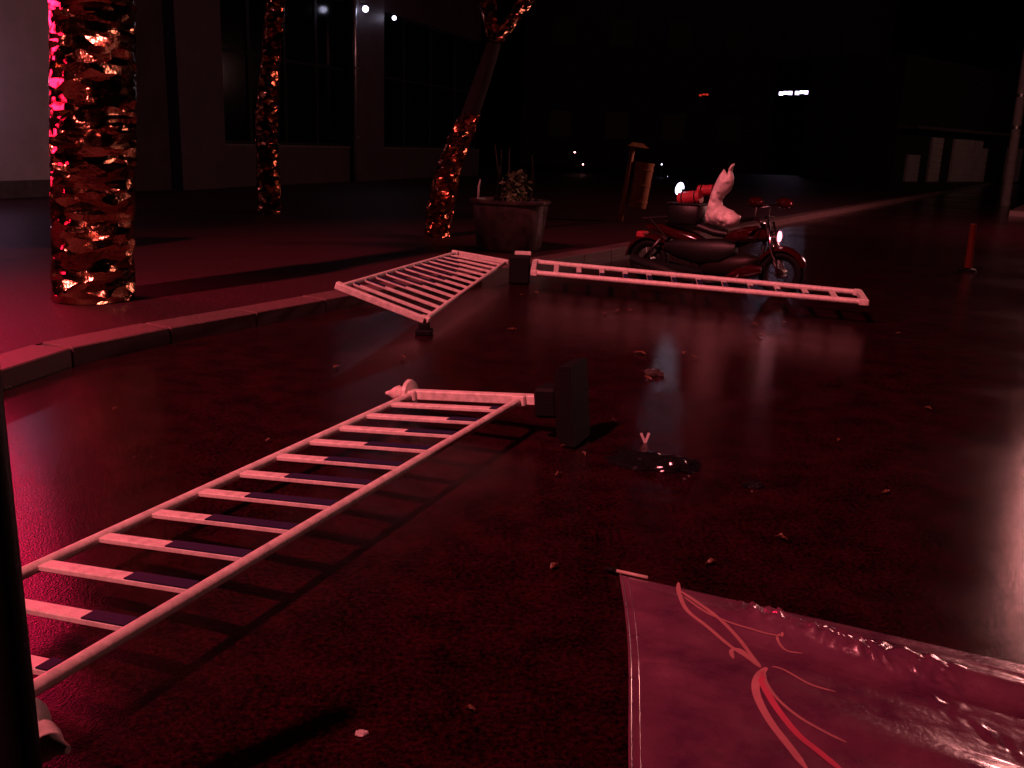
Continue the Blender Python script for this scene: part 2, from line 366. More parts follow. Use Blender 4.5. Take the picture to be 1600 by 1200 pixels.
# red lit sign across two posts on the pavement, left of the thick palm (outside the frame)
nc = Vector((-6.45, 8.7, 2.7)); nX = Vector((.985, .17, 0)).normalized(); nY = Vector((-nX.y, nX.x, 0))
ns = thing('neon_sign', 'long red lit sign board on two steel posts left of thick foil palm', 'sign', Vector((nc.x, nc.y, KZ)))
for x in (-1.25, 1.2):
    q = nc+nX*x+nY*.12; q.z = KZ
    mb = MB(); mb.tube([q, q+Vector((0, 0, 3.2))], .05, 12); mb.build('post', M['galv'], ns, smooth=True)
mb = MB(); mb.box(nc, 1.32, .07, .62, nX, nY, bev=.02); mb.build('housing', M['black_metal'], ns)
mb = MB(); mb.box(nc-nY*.078, 1.28, .006, .58, nX, nY); mb.build('face', M['neon'], ns)
l = bpy.data.lights.new('tube', 'AREA'); l.shape = 'RECTANGLE'; l.size = 2.5; l.size_y = 1.1; l.energy = NEON_W; l.color = NEON_C
lo = bpy.data.objects.new('tube', l); COL.objects.link(lo); lo.parent = ns
lo.location = nc-nY*.1-ns.location; lo.rotation_euler = (-nY).to_track_quat('-Z', 'Y').to_euler()

# ------------------------------------------------------------------ railings
def railing(A, B, C, D, label, npick, phase, bases, ends, white_side=0, rr=.019, group='fallen guard railings'):
    """A->D is the first rail, B->C the second; u runs along, v from first to second rail"""
    A, B, C, D = map(Vector, (A, B, C, D))
    def P(u, v): return (A*(1-u)+D*u)*(1-v)+(B*(1-u)+C*u)*v
    cen = P(.5, .5); root = thing('guard_railing', label, 'railing', Vector((cen.x, cen.y, 0)), group)
    def N(u, v):
        e = .01; n = (P(u+e, v)-P(u-e, v)).cross(P(u, v+e)-P(u, v-e)).normalized(); return n if n.z > 0 else -n
    for v in (0, 1):
        mb = MB(); mb.tube([P(u/8, v) for u in range(9)], rr, 12); mb.build('rail', M['white'], root, smooth=True, angle=40)
    for k in range(npick):
        u = (k+1+phase)/(npick+1)
        f = .36+.0185*(k-(npick-1)/2)**2*(11/(npick-1))**2
        f = min(f, .97)
        a, b = P(u, .02), P(u, .98); nrm = N(u, .5)
        mb = MB(); mb.bar(a, b, .050, .018, nrm, bev=.003)
        pk = mb.build('picket', M['white'], root, loc=(a+b)/2-wloc(root))
        # blue front plate over the rest of the picket
        if white_side == 0: s0, s1 = f, .985
        else: s0, s1 = .015, 1-f
        if s1-s0 > .04:
            p0, p1 = a+(b-a)*s0+nrm*.011, a+(b-a)*s1+nrm*.011
            mb = MB(); mb.bar(p0, p1, .048, .004, nrm); mb.build('blue_plate', M['blue'], pk)
    for u, va, vb, cap in ends:
        nrm = N(max(.02, min(.98, u)), .5)
        p, q = P(u, va), P(u, vb)
        mb = MB(); mb.bar(p, q, .05, .05, nrm, bev=.005); po = mb.build('post', M['white'], root)
        for v in (0, 1):
            d = (P(u+.02, v)-P(u-.02, v)).normalized()
            s = 1 if u < .5 else -1
            mb = MB(); mb.bar(P(u, v), P(u, v)+d*s*.05, .07, .055, nrm, bev=.006); mb.build('clamp', M['white'], po)
        if cap is not None:
            ax = (p-q).normalized() if cap < .5 else (q-p).normalized(); e = p if cap < .5 else q
            X = nrm; Y = ax.cross(X)
            mb = MB(); mb.lathe(e-ax*.09, [(.028, 0), (.075, .012), (.08, .03), (.045, .055), (.03, .07), (.045, .09), (.035, .115), (.018, .14), (.008, .17)], 16, X, Y, ax)
            mb.build('finial', M['white'], po, smooth=True, angle=50)
    for u, v, side, hl in bases:
        nrm = N(max(.02, min(.98, u)), .5); ax = (P(u, 1)-P(u, 0)).normalized()*side; c = P(u, v)
        lng = nrm; wdt = ax.cross(nrm)
        mb = MB(); mb.box(c+ax*.03, .06, .075, .075, ax, lng, wdt, bev=.015); bs = mb.build('base', M['rubber'], root)
        # trapezoid foot plate
        e = c+ax*.09; vs = []
        for da, ll, ww in ((0, hl*.78, .09), (.035, hl*.97, .11), (.10, hl, .12)):
            vs += [e+ax*da+lng*ll+wdt*ww, e+ax*da-lng*ll+wdt*ww, e+ax*da-lng*ll-wdt*ww, e+ax*da+lng*ll-wdt*ww]
        mb = MB(); mb.add(vs, [(0, 1, 2, 3), (11, 10, 9, 8)]+[(i*4+j, i*4+(j+1) % 4, i*4+4+(j+1) % 4, i*4+4+j) for i in (0, 1) for j in range(4)])
        mb.build('foot_plate', M['rubber'], bs)
    return root
O = Vector((-.61, 4.52, .12)); U = Vector((-.09, -.2133, 0)); V = Vector((.57, -.24, .06))
def pan1(u, v): return O+U*u+V*v
railing(pan1(-1, 0), pan1(-1, 1), pan1(12, 1), pan1(12, 0), 'long white and blue railing fallen alone on open road, running to the black bollard', 12, 0,
        [(0, 1.20, 1, .20)], [(0, -.14, 1.18, 0), (1, -.12, 1.32, 1)])
A2, B2, C2, D2 = onz(530, 448, .34), onz(663, 500, .11), onz(790, 409, .20), onz(712, 395, .27)
railing(A2, B2, C2, D2, 'twisted white and blue railing toppled across the kerb', 12, 0, [], [(0, -.04, 1.0, None), (1, -.03, 1.03, None)], white_side=1)
nl, nr, fl, fr_ = onz(833, 426, .20), onz(1352, 472, .20), onz(836, 409, .225), onz(1342, 457, .215)
railing(fl, nl, nr, fr_, 'white railing lying low behind the puddle under the motorcycle wheel', 12, 0, [], [(0, -.05, 1.05, None), (1, -.08, 1.1, None)], rr=.026)
# joint base block between the two far railings
jb = onz(811, 442, 0); 
jr = thing('railing_base', 'black rubber railing base block standing where two fallen railings meet', 'base', jb)
jx = (nl-fl).normalized(); jx.z = 0; jx.normalize(); jt = Vector((jx.y, -jx.x, 0))
mb = MB(); mb.box(jb+Vector((0, 0, .15)), .11, .14, .15, Vector((1, 0, 0)), Vector((0, 1, 0)), bev=.02); mb.build('block', M['rubber'], jr)
mb = MB(); mb.box(jb+Vector((.03, .02, .315)), .085, .06, .015, bev=.004); mb.build('socket_cap', M['white'], jr)
# blocks under the twisted railing
for c, z in ((B2, 0.0),):
    h = c.z-z-.018
    q = Vector((c.x, c.y, z))
    rb = thing('rubber_foot', 'small black rubber foot under the near corner of the twisted railing', 'base', q)
    mb = MB(); mb.box(q+Vector((0, 0, h/2)), .04, .04, h/2, bev=.008); mb.build('block', M['rubber'], rb)
    mb = MB(); mb.box(q+Vector((0, 0, .02)), .065, .065, .02, bev=.008); mb.build('flange', M['rubber'], rb)

# ------------------------------------------------------------------ black bollard close on the left
bx = ony(62, 1200, 1.55); bc = Vector((bx.x-.042, 1.55, 0))
bo = thing('bollard', 'slim black round bollard at the end of long fallen railing', 'bollard', bc)
topz = ony(2, 505, 1.55).z
mb = MB(); mb.lathe(bc, [(.042, 0), (.042, topz-.03), (.036, topz-.01), (.02, topz-.002), (0, topz)], 28); mb.build('shaft', M['black_metal'], bo, smooth=True, angle=40)
mb = MB(); mb.lathe(bc, [(.08, 0), (.08, .012), (.045, .02)], 28); mb.build('flange', M['black_metal'], bo)

# ------------------------------------------------------------------ foil wrapped palms
def foil_wrap(path, rads, name, m, parent, nz, na, seed, amp, zs=1.0):
    path = [Vector(p) for p in path]
    cum = [0]
    for a, b in zip(path[:-1], path[1:]): cum.append(cum[-1]+(b-a).length)
    vs = []
    def ridge(q): return 1-2*abs(noise.noise(q))
    for j in range(nz+1):
        s = cum[-1]*j/nz
        i = max(k for k in range(len(cum)-1) if cum[k] <= s+1e-9); f = (s-cum[i])/(cum[i+1]-cum[i])
        c = path[i].lerp(path[i+1], f); r = rads[i]*(1-f)+rads[i+1]*f
        for k in range(na):
            t = 2*math.pi*k/na; x, y = math.cos(t), math.sin(t)
            wv = Vector((noise.noise(Vector((x*1.5, y*1.5, s*2*zs+seed))), noise.noise(Vector((x*1.5+7, y*1.5, s*2*zs+seed))), 0))
            q = Vector((x*1.1+seed, y*1.1, s*6.5*zs))+wv*.8
            d = .75*ridge(q)+.5*ridge(q*2.1+Vector((3, 1, 5)))+.25*ridge(Vector((x*7+seed, y*7, s*13*zs)))+.6*noise.noise(Vector((x, y, s*1.4+seed)))
            vs.append(c+Vector((x, y, 0))*r*(1+amp*d))
    fs = [(j*na+k, j*na+(k+1) % na, (j+1)*na+(k+1) % na, (j+1)*na+k) for j in range(nz) for k in range(na)]
    mb = MB(); mb.add(vs, fs); return mb.build(name, m, parent, smooth=True)
def fronds(center, parent, n, ln, seed):
    rng = random.Random(seed); mb = MB()
    for i in range(n):
        a = 2*math.pi*i/n+rng.uniform(-.2, .2); el = rng.uniform(.25, 1.1); d = Vector((math.cos(a), math.sin(a), 0))
        pts = []; p = Vector(center)
        for k in range(9):
            pts.append(p.copy()); ang = el-k*.13; p = p+(d*math.cos(ang)+Vector((0, 0, math.sin(ang))))*ln/9
        mb.tube(pts, [.03*(1-k/10) for k in range(9)], 5)
        sd = Vector((-d.y, d.x, 0))
        for k in range(1, 9):
            for s in (-1, 1):
                for h in (0, .5):
                    b0 = pts[k-1].lerp(pts[k], h); tip = b0+sd*s*ln*.26*(1.15-k/10)+d*ln*.10+Vector((0, 0, -.10*ln*rng.uniform(.3, 1)))
                    w_ = d*.035
                    mb.add([b0-w_, b0+w_, tip], [(0, 1, 2)])
    return mb.build('crown', M['leaf'], parent)
# first palm, thick
g1 = onz(146, 466, KZ)
t1 = thing('palm_tree', 'thick palm trunk wrapped in crumpled gold foil standing near the kerb', 'palm tree', g1, 'foil wrapped trees on the pavement')
def at1(px, py): return ony(px, py, g1.y)
path1 = [g1, ony(146, 300, g1.y), ony(146, 150, g1.y), ony(146, 0, g1.y)]
path1 = [Vector((p.x, g1.y, p.z)) for p in path1]; path1.append(path1[-1]+Vector((0, 0, 2.6)))
rw = 57*g1.y/FPX
mb = MB(); mb.tube([Vector(p) for p in path1], [rw*.86]*4+[rw*.6], 20); mb.build('trunk', M['bark'], t1, smooth=True)
foil_wrap(path1[:4]+[path1[3]+Vector((0, 0, .5))], [rw*1.02, rw*.99, rw*1.0, rw*.97, rw*.93], 'foil_wrap', M['foil'], t1, 240, 64, 11, .055)
fronds(path1[-1], t1, 11, 2.2, 1)
# second palm, slim
g2 = onz(421, 333, KZ)
t2 = thing('palm_tree', 'slim straight palm trunk wrapped in red gold foil before the dark windows', 'palm tree', g2, 'foil wrapped trees on the pavement')
path2 = [g2, ony(416, 200, g2.y), ony(424, 80, g2.y), ony(431, 0, g2.y)]; path2.append(path2[-1]+Vector((.1, 0, 2.2)))
rw = 15.5*g2.y/FPX
mb = MB(); mb.tube(path2, [rw*.8]*4+[rw*.55], 14); mb.build('trunk', M['bark'], t2, smooth=True)
foil_wrap(path2[:4], [rw*1.08, rw, rw*.86, rw*.8], 'foil_wrap', M['foil2'], t2, 260, 36, 23, .09, 1.3)
fronds(path2[-1], t2, 10, 2.0, 2)
# third tree, leaning and forked
g3 = onz(682, 369, KZ)
t3 = thing('leaning_tree', 'leaning forked tree wrapped in red gold foil beside the large pot', 'tree', g3, 'foil wrapped trees on the pavement')
def a3(x, y, dy=0): return ony(x, y, g3.y+dy)
path3 = [g3, a3(690, 320), a3(699, 270), a3(717, 220), a3(735, 178), a3(755, 120), a3(774, 62)]
px3 = g3.y/FPX
mb = MB(); mb.tube(path3, [17*px3, 16*px3, 15*px3, 14*px3, 13*px3, 12*px3, 10*px3], 14); mb.build('trunk', M['bark'], t3, smooth=True)
foil_wrap(path3[:5], [19*px3, 19*px3, 19*px3, 17*px3, 15*px3], 'foil_wrap', M['foil2'], t3, 170, 36, 5, .10, 1.3)
for k, (pp3, seed) in enumerate((([a3(774, 66), a3(768, 40), a3(762, 5), a3(752, -60)], 31), ([a3(774, 66), a3(795, 38), a3(822, 2), a3(850, -50)], 37))):
    mb = MB(); mb.tube(pp3+[pp3[-1]+Vector((.2*(k*2-1), 0, 1.2))], [9*px3, 8*px3, 7*px3, 6*px3, 3*px3], 10); mb.build('limb', M['bark'], t3, smooth=True)
    foil_wrap(pp3, [10.5*px3, 10*px3, 11*px3, 9*px3], 'foil_wrap', M['foil'], t3, 70, 30, seed, .16, 1.6)
    # leafy clusters above the limb
    rng = random.Random(seed); mb = MB(); c = pp3[-1]+Vector((.2*(k*2-1), 0, 1.5))
    for i in range(420):
        v = Vector((rng.gauss(0, .55), rng.gauss(0, .55), rng.gauss(.3, .38))); p = c+v
        a = Vector((rng.uniform(-1, 1), rng.uniform(-1, 1), rng.uniform(-.6, .6))).normalized()*.10; b = a.cross(Vector((rng.uniform(-1, 1), rng.uniform(-1, 1), 1))).normalized()*.035
        mb.add([p-a, p+b, p+a, p-b], [(0, 1, 2, 3)])
    mb.build('crown', M['leaf'], t3)

# ------------------------------------------------------------------ big planter pot with shrub
gp = onz(795, 389, KZ)
pk_ = gp.y/FPX
pot = thing('planter_pot', 'large dark glazed round plant pot with wide rim on the pavement', 'pot', gp)
hgt = 76*pk_
mb = MB(); mb.lathe(gp, [(46*pk_, 0), (50*pk_, .04), (55*pk_, hgt*.5), (58*pk_, hgt*.88), (58*pk_, hgt*.92), (53*pk_, hgt*.92), (52*pk_, hgt*.8), (0, hgt*.8)], 40); mb.build('bowl', M['pot'], pot, smooth=True, angle=35)
mb = MB(); mb.lathe(gp, [(57.5*pk_, hgt*.90), (62*pk_, hgt*.94), (62.5*pk_, hgt*.985), (60*pk_, hgt), (54*pk_, hgt), (53.5*pk_, hgt*.92)], 40); mb.build('rim', M['pot'], pot, smooth=True, angle=35)
mb = MB(); mb.lathe(gp, [(52*pk_, hgt*.82), (30*pk_, hgt*.86), (0, hgt*.88)], 24); mb.build('soil', M['soil'], pot, smooth=True)
sp = gp+Vector((0, 0, hgt*.85))
sh = thing('potted_shrub', 'pale leafy shrub with thin bare stems growing in the large pot', 'plant', sp)
rng = random.Random(4)
for i in range(7):
    b0 = sp+Vector((rng.uniform(-.25, .3), rng.uniform(-.2, .2), 0)); tp = b0+Vector((rng.uniform(-.1, .1), 0, rng.uniform(.35, .8)))
    mb = MB(); mb.tube([b0, b0.lerp(tp, .5)+Vector((.03, 0, 0)), tp], [.02, .014, .006], 6); mb.build('stem', M['bark'], sh)
b0 = gp+Vector((-50*pk_, -.05, hgt*.85)); mb = MB(); mb.tube([b0, b0+Vector((.01, 0, .25)), b0+Vector((.03, 0, .33))], [.016, .013, .008], 7); mb.build('stem', M['scrap'], sh)
for i in range(300):
    zz = rng.random(); spread = .14*(1-.4*zz)
    p = gp+Vector((8*pk_+rng.gauss(0, spread*.7), -.15+rng.gauss(0, spread), hgt*.88+zz*.42))
    a = Vector((rng.uniform(-1, 1), rng.uniform(-1, 1), rng.uniform(-.3, 1))).normalized()*.05; b = a.cross(Vector((rng.uniform(-1, 1), rng.uniform(-1, 1), .5))).normalized()*.022
    if i == 0: lm = MB()
    lm.add([p-a, p+b+Vector((0, 0, .008)), p+a, p-b], [(0, 1, 2), (0, 2, 3)])
tag(lm.build('leaves', M['shrub'], sh), kind='stuff')

# ------------------------------------------------------------------ litter bin
gb = onz(969, 345, KZ); bk = gb.y/FPX
lb = thing('litter_bin', 'leaning round orange brown litter bin hung on a roofed steel post', 'bin', gb)
ln_ = Vector((.11, 0, 1)).normalized(); side = Vector((1, 0, -.11)).normalized(); Yv = Vector((0, 1, 0))
mb = MB(); mb.tube([gb, gb+ln_*1.38], .05, 10); mb.build('post', M['bin'], lb, smooth=True)
bcn = gb+ln_*.28+side*.27
mb = MB(); mb.lathe(bcn, [(.15, 0), (.165, .02), (.175, .78), (.185, .80), (.185, .83), (.165, .83), (.16, .1), (0, .1)], 28, side, Yv, ln_); drum = mb.build('drum', M['bin'], lb, smooth=True, angle=40)
for z in (.12, .42, .70):
    mb = MB(); mb.torus(bcn+ln_*z, .172+.01*z, .010, side, Yv, 28, 6); mb.build('band', M['bin'], drum, smooth=True)
for z in (.35, .9):
    mb = MB(); mb.bar(gb+ln_*z, gb+ln_*z+side*.12, .05, .02); mb.build('bracket', M['steel'], lb)
mb = MB(); c = gb+ln_*1.36+side*.08
mb.add([c+side*x+Vector((0, y, 0))+ln_*z for x, y, z in ((-.2, -.2, 0), (.2, -.2, 0), (.2, .2, 0), (-.2, .2, 0), (-.09, -.06, .08), (.09, -.06, .08), (.09, .06, .08), (-.09, .06, .08))],
       [(0, 1, 2, 3), (4, 5, 6, 7), (0, 1, 5, 4), (1, 2, 6, 5), (2, 3, 7, 6), (3, 0, 4, 7)])
mb.build('roof', M['bin'], lb)

# ------------------------------------------------------------------ motorcycle
WR = .235
Ff = onz(1220, 427, WR); Fr = onz(1003, 404, WR)
bf = Fr-Ff; bf.z = 0; bf.normalize(); fwd = -bf
wb = 1.5
Fr = Ff-fwd*wb
rs = Vector((fwd.y, -fwd.x, 0))                 # the side towards the camera
Z = Vector((0, 0, 1))
mc = thing('motorcycle', 'parked red motorcycle with front wheel over the fallen railing', 'motorcycle', Vector((Fr.x, Fr.y, 0)))
def bp(px, py, off=0.0):
    d = ray(px, py); o = Ff+rs*off; s = (o-CAM).dot(rs)/d.dot(rs); return CAM+d*s
def wheel(c, name):
    mb = MB(); mb.torus(c, WR-.045, .045, fwd, Z, 40, 10); ty = mb.build('tyre', M['rubber'], mc, smooth=True)
    wr = MB(); wr.torus(c, WR-.085, .014, fwd, Z, 36, 8); wr.build('rim', M['steel'], ty, smooth=True)
    hb = MB(); hb.tube([c-rs*.06, c+rs*.06], .05, 14); hb.build('hub', M['steel'], ty, smooth=True, angle=40)
    for k in range(10):
        a = 2*math.pi*k/10; d = fwd*math.cos(a)+Z*math.sin(a)
        sm = MB(); sm.tube([c+d*.045+rs*(.03 if k % 2 else -.03), c+d*(WR-.085)], .004, 5); sm.build('spoke', M['steel'], ty)
wheel(Ff, 'front'); wheel(Fr, 'rear')
hd = bp(1219, 370)
# forks
for s in (-1, 1):
    mb = MB(); mb.tube([Ff+rs*s*.075, Ff.lerp(hd-fwd*.10, .55)+rs*s*.08, hd-fwd*.12+rs*s*.08+Z*.14], [.022, .024, .018], 12)
    mb.build('fork', M['chrome'], mc, smooth=True)
# fenders
def fender(c, a0, a1, R, w_, name, m):
    mb = MB(); vs = []; n_ = 16
    for i in range(n_+1):
        a = math.radians(a0+(a1-a0)*i/n_); d = fwd*math.cos(a)+Z*math.sin(a)
        for x, dr in ((-w_, -.03), (-w_*.7, 0), (0, .012), (w_*.7, 0), (w_, -.03)): vs.append(c+d*(R+dr)+rs*x)
        for x, dr in ((w_*.95, -.036), (0, .004), (-w_*.95, -.036)): vs.append(c+d*(R+dr)+rs*x)
    k = 8
    mb.add(vs, [(i*k+j, i*k+(j+1) % k, (i+1)*k+(j+1) % k, (i+1)*k+j) for i in range(n_) for j in range(k)]+[tuple(range(k)), tuple(range(n_*k, n_*k+k))])
    return mb.build(name, m, mc, smooth=True, angle=50)
fender(Ff, 20, 150, WR+.03, .07, 'front_fender', M['redpaint'])
fender(Fr, 35, 175, WR+.04, .075, 'rear_fender', M['redpaint'])
# headlight
mb = MB(); mb.lathe(hd-fwd*.08, [(.02, -.05), (.045, -.02), (.062, .05), (.064, .07)], 20, rs, Z, fwd); mb.build('headlight_shell', M['chrome'], mc, smooth=True, angle=40)
mb = MB(); mb.lathe(hd-fwd*.012, [(.060, 0), (.05, .014), (.03, .022), (0, .026)], 20, rs, Z, fwd); mb.build('headlight', M['headlight'], mc, smooth=True)
# tank, side cover, tail, seat: sections along the bike
def loft(name, secs, m, n_=16, pw=2.4):
    mb = MB(); vs = []
    for c, hw, hh in secs:
        for k in range(n_):
            a = 2*math.pi*k/n_; ca, sa = math.cos(a), math.sin(a)
            vs.append(c+rs*hw*math.copysign(abs(ca)**(2/pw), ca)+Z*hh*math.copysign(abs(sa)**(2/pw), sa))
    m_ = len(secs)
    mb.add(vs, [(i*n_+k, i*n_+(k+1) % n_, (i+1)*n_+(k+1) % n_, (i+1)*n_+k) for i in range(m_-1) for k in range(n_)]+[tuple(range(n_)), tuple(range((m_-1)*n_, m_*n_))])
    return mb.build(name, m, mc, smooth=True, angle=60)
loft('fuel_tank', [(bp(1132, 372), .05, .03), (bp(1142, 370), .10, .06), (bp(1160, 368), .13, .085), (bp(1180, 366), .135, .085), (bp(1196, 368), .10, .065), (bp(1204, 370), .05, .03)], M['redpaint'])
loft('seat', [(bp(1042, 345), .08, .035), (bp(1060, 348), .12, .055), (bp(1095, 352), .13, .055), (bp(1120, 362), .12, .05), (bp(1140, 366), .08, .04)], M['seat'])
loft('tail_cover', [(bp(1012, 352), .03, .02), (bp(1030, 356), .07, .05), (bp(1055, 364), .10, .07), (bp(1085, 375), .10, .08), (bp(1105, 382), .06, .05)], M['redpaint'])
loft('engine', [(bp(1095, 420), .08, .06), (bp(1110, 415), .12, .12), (bp(1145, 415), .13, .13), (bp(1172, 412), .12, .10), (bp(1186, 410), .06, .05)], M['engine'])
loft('side_cover', [(bp(1040, 385, .05), .05, .05), (bp(1062, 388, .05), .09, .11), (bp(1095, 393, .05), .11, .14), (bp(1130, 393, .05), .11, .13), (bp(1150, 390, .05), .06, .07)], M['seat'])
loft('lower_fairing', [(bp(1135, 432, .1), .03, .02), (bp(1150, 428, .1), .05, .06), (bp(1172, 424, .1), .05, .07), (bp(1190, 422, .1), .03, .04)], M['redpaint'])
# frame tubes
mb = MB()
mb.tube([hd-fwd*.14+Z*.02, bp(1150, 385), bp(1100, 392), bp(1050, 385), bp(1020, 372)], .024, 8)
mb.tube([hd-fwd*.14, bp(1188, 410), bp(1165, 436), bp(1105, 432), bp(1095, 395)], .022, 8); mb.build('frame', M['black_metal'], mc, smooth=True)
mb = MB(); mb.bar(Fr+rs*.10, bp(1100, 425, .10), .05, .035); mb.bar(Fr-rs*.10, bp(1100, 425, -.10), .05, .035); mb.build('swing_arm', M['black_metal'], mc)
for s in (-1, 1):
    mb = MB(); mb.tube([Fr+rs*s*.12+Z*.03, bp(1040, 372)+rs*s*.12], .02, 10); mb.build('shock_absorber', M['steel'], mc, smooth=True)
ex0 = bp(1150, 436, .14)
mb = MB(); mb.tube([bp(1165, 415, .1), ex0, bp(1110, 440, .16), bp(1075, 436, .17), Fr+rs*.2+Z*.02-fwd*.12], [.02, .022, .024, .045, .05], 12); mb.build('exhaust', M['steel'], mc, smooth=True)
# side stand and foot pegs
mb = MB(); pg = bp(1094, 420, .05); mb.tube([pg, Vector((pg.x, pg.y, .01))+rs*.22], [.018, .014], 8); mb.build('side_stand', M['black_metal'], mc)
for s in (-1, 1):
    mb = MB(); c = bp(1100, 425); mb.tube([c+rs*s*.1, c+rs*s*.27], .018, 8); mb.build('foot_peg', M['rubber'], mc)
# handlebar
hb = bp(1197, 346)
mb = MB(); pts = [hb+rs*(.34)-fwd*.12+Z*.02, hb+rs*.22-fwd*.05+Z*.04, hb+rs*.08-Z*.02, hb-rs*.08-Z*.02, hb-rs*.22-fwd*.05+Z*.04, hb-rs*.34-fwd*.12+Z*.02]
mb.tube(pts, .013, 8); hbar = mb.build('handlebar', M['chrome'], mc, smooth=True)
for s, i in ((1, 0), (-1, 5)):
    e = pts[i]; d = (pts[i]-pts[1 if i == 0 else 4]).normalized()
    mb = MB(); mb.tube([e-d*.10, e+d*.02], .019, 10); mb.build('grip', M['rubber'], hbar, smooth=True, angle=40)
    mb = MB(); mb.tube([e-d*.13+fwd*.03, e-d*.05+fwd*.06, e+fwd*.06], .007, 6); mb.build('brake_lever', M['chrome'], hbar)
    # mirror
    mtop = bp(1226, 318) if s > 0 else bp(1180, 316, -.3)
    base = e-d*.16
    mb = MB(); mb.tube([base, base+Z*.10, mtop-rs*0], .007, 6); ms = mb.build('mirror_stalk', M['chrome'], mc)
    mb = MB(); vs = [];
    mb.lathe(mtop, [(0, -.03), (.05, -.022), (.075, 0), (.07, .012), (0, .014)], 18, (rs*.55+fwd*.85).normalized()*1.9, Z*.75, (fwd*.55-rs*.85).normalized())
    mb.build('mirror', M['redpaint'], ms, smooth=True)
mb = MB(); ic = bp(1196, 352); mb.lathe(ic, [(.045, -.04), (.055, 0), (.05, .02), (0, .022)], 16, rs, fwd, (Z*.85-fwd*.5).normalized()); mb.build('speedometer', M['black_metal'], mc, smooth=True, angle=40)
# rear lamp and rack
tl = bp(1004, 366)
mb = MB(); mb.box(tl, .05, .07, .035, fwd, rs, Z, bev=.015); mb.build('tail_light', M['redcloth'], mc)
mb = MB()
for s in (-.10, 0, .10): mb.tube([bp(1010, 340)+rs*s, bp(1075, 336)+rs*s], .009, 6)
for q in (bp(1012, 340), bp(1045, 338), bp(1072, 336)): mb.tube([q-rs*.11, q+rs*.11], .009, 6)
mb.tube([bp(1016, 341, .1), bp(1042, 372, .1)], .009, 6); mb.tube([bp(1016, 341, -.1), bp(1042, 372, -.1)], .009, 6)
rack = mb.build('rear_rack', M['steel'], mc)
# lamp on a stalk above the rack
lc = bp(1062, 295, .02)
mb = MB(); mb.tube([bp(1055, 338, 0), bp(1058, 318, .0), lc+fwd*.04], .012, 8); st = mb.build('lamp_stalk', M['black_metal'], mc)
vd = (CAM-lc).normalized(); lx = vd.cross(Z).normalized(); lu = lx.cross(vd).normalized()
if lu.z < 0: lu = -lu
lxx = (lx*.97-lu*.2).normalized(); luu = (lu*.97+lx*.2).normalized()
if (luu.dot(RT)) < 0: lxx = (lx*.97+lu*.2).normalized(); luu = (lu*.97-lx*.2).normalized()
mb = MB(); mb.lathe(lc, [(.025, -.07), (.05, -.03), (.062, 0)], 18, lxx*.8, luu*1.25, vd); ls = mb.build('lamp_shell', M['black_metal'], mc, smooth=True)
mb = MB(); mb.lathe(lc+vd*.001, [(.056, 0), (.045, .012), (0, .018)], 18, lxx*.8, luu*1.25, vd); mb.build('lamp_lens', M['coolglass'], ls, smooth=True)

# red rolled bundles on the rack
def roll(p, q, r, label):
    o = thing('rolled_tarp', label, 'roll', (p+q)/2, 'red rolls on the motorcycle')
    d = (q-p).normalized(); mb = MB(); pts = [p+(q-p)*k/10 for k in range(11)]
    mb.tube(pts, [r*(.96+.06*random.random()) for _ in pts], 18); mb.build('roll', M['redcloth'], o, smooth=True, angle=50)
    for f in (.2, .8):
        c = p+(q-p)*f; a = Z-d*Z.dot(d); a.normalize(); b = d.cross(a)
        mb = MB(); mb.torus(c, r*1.0, .008, a, b, 24, 6); mb.build('strap', M['black_metal'], o, smooth=True)
roll(bp(1062, 311, .05), bp(1095, 307, .05), .072, 'red rolled bundle beside the lit round lamp on the motorcycle rack')
roll(bp(1092, 298, -.06), bp(1122, 297, -.06), .058, 'smaller red rolled bundle tucked against the white plastic bag')
# support crate under the rolls (black bag)
o = thing('black_saddle_bag', 'black saddle bag under the red rolls on the motorcycle', 'bag', bp(1075, 335))
mb = MB(); mb.box(bp(1076, 334), .19, .16, .12, fwd, rs, Z, bev=.04); mb.build('body', M['seat'], o, smooth=True)
mb = MB(); mb.box(bp(1076, 318), .195, .165, .012, fwd, rs, Z, bev=.01); mb.build('flap', M['seat'], o)

# white plastic bag on the seat: pillow shape over its own outline
from mathutils.geometry import delaunay_2d_cdt
out = [(1104, 350), (1102, 335), (1106, 320), (1111, 303), (1117, 288), (1124, 274), (1131, 264), (1134, 268), (1136, 273), (1139, 264), (1143, 257), (1148, 255), (1146, 261), (1144, 268), (1147, 277), (1146, 288), (1142, 298), (1134, 305), (1129, 312), (1129, 320), (1136, 325), (1146, 329), (1151, 334), (1158, 338), (1155, 347), (1149, 355), (1138, 355), (1120, 353)]
cen_ = bp(1122, 325, .03)
def inside(x, y):
    r = False; n_ = len(out)
    for i in range(n_):
        (x1, y1), (x2, y2) = out[i], out[(i+1) % n_]
        if (y1 > y) != (y2 > y) and x < (x2-x1)*(y-y1)/(y2-y1)+x1: r = not r
    return r
def edist(x, y):
    best = 1e9; n_ = len(out)
    for i in range(n_):
        a = Vector(out[i]); b = Vector(out[(i+1) % n_]); p = Vector((x, y)); t = max(0, min(1, (p-a).dot(b-a)/(b-a).length_squared)); best = min(best, (p-a-(b-a)*t).length)
    return best
vin = [Vector(p) for p in out]; rng = random.Random(2)
for y in range(256, 357, 3):
    for x in range(1102, 1160, 3):
        X_, Y_ = x+rng.uniform(-1, 1), y+rng.uniform(-1, 1)
        if inside(X_, Y_) and edist(X_, Y_) > 1.2: vin.append(Vector((X_, Y_)))
n0 = len(out)
r_ = delaunay_2d_cdt(vin, [(i, (i+1) % n0) for i in range(n0)], [list(range(n0))], 1, 1e-4)
vv, ff = r_[0], r_[2]
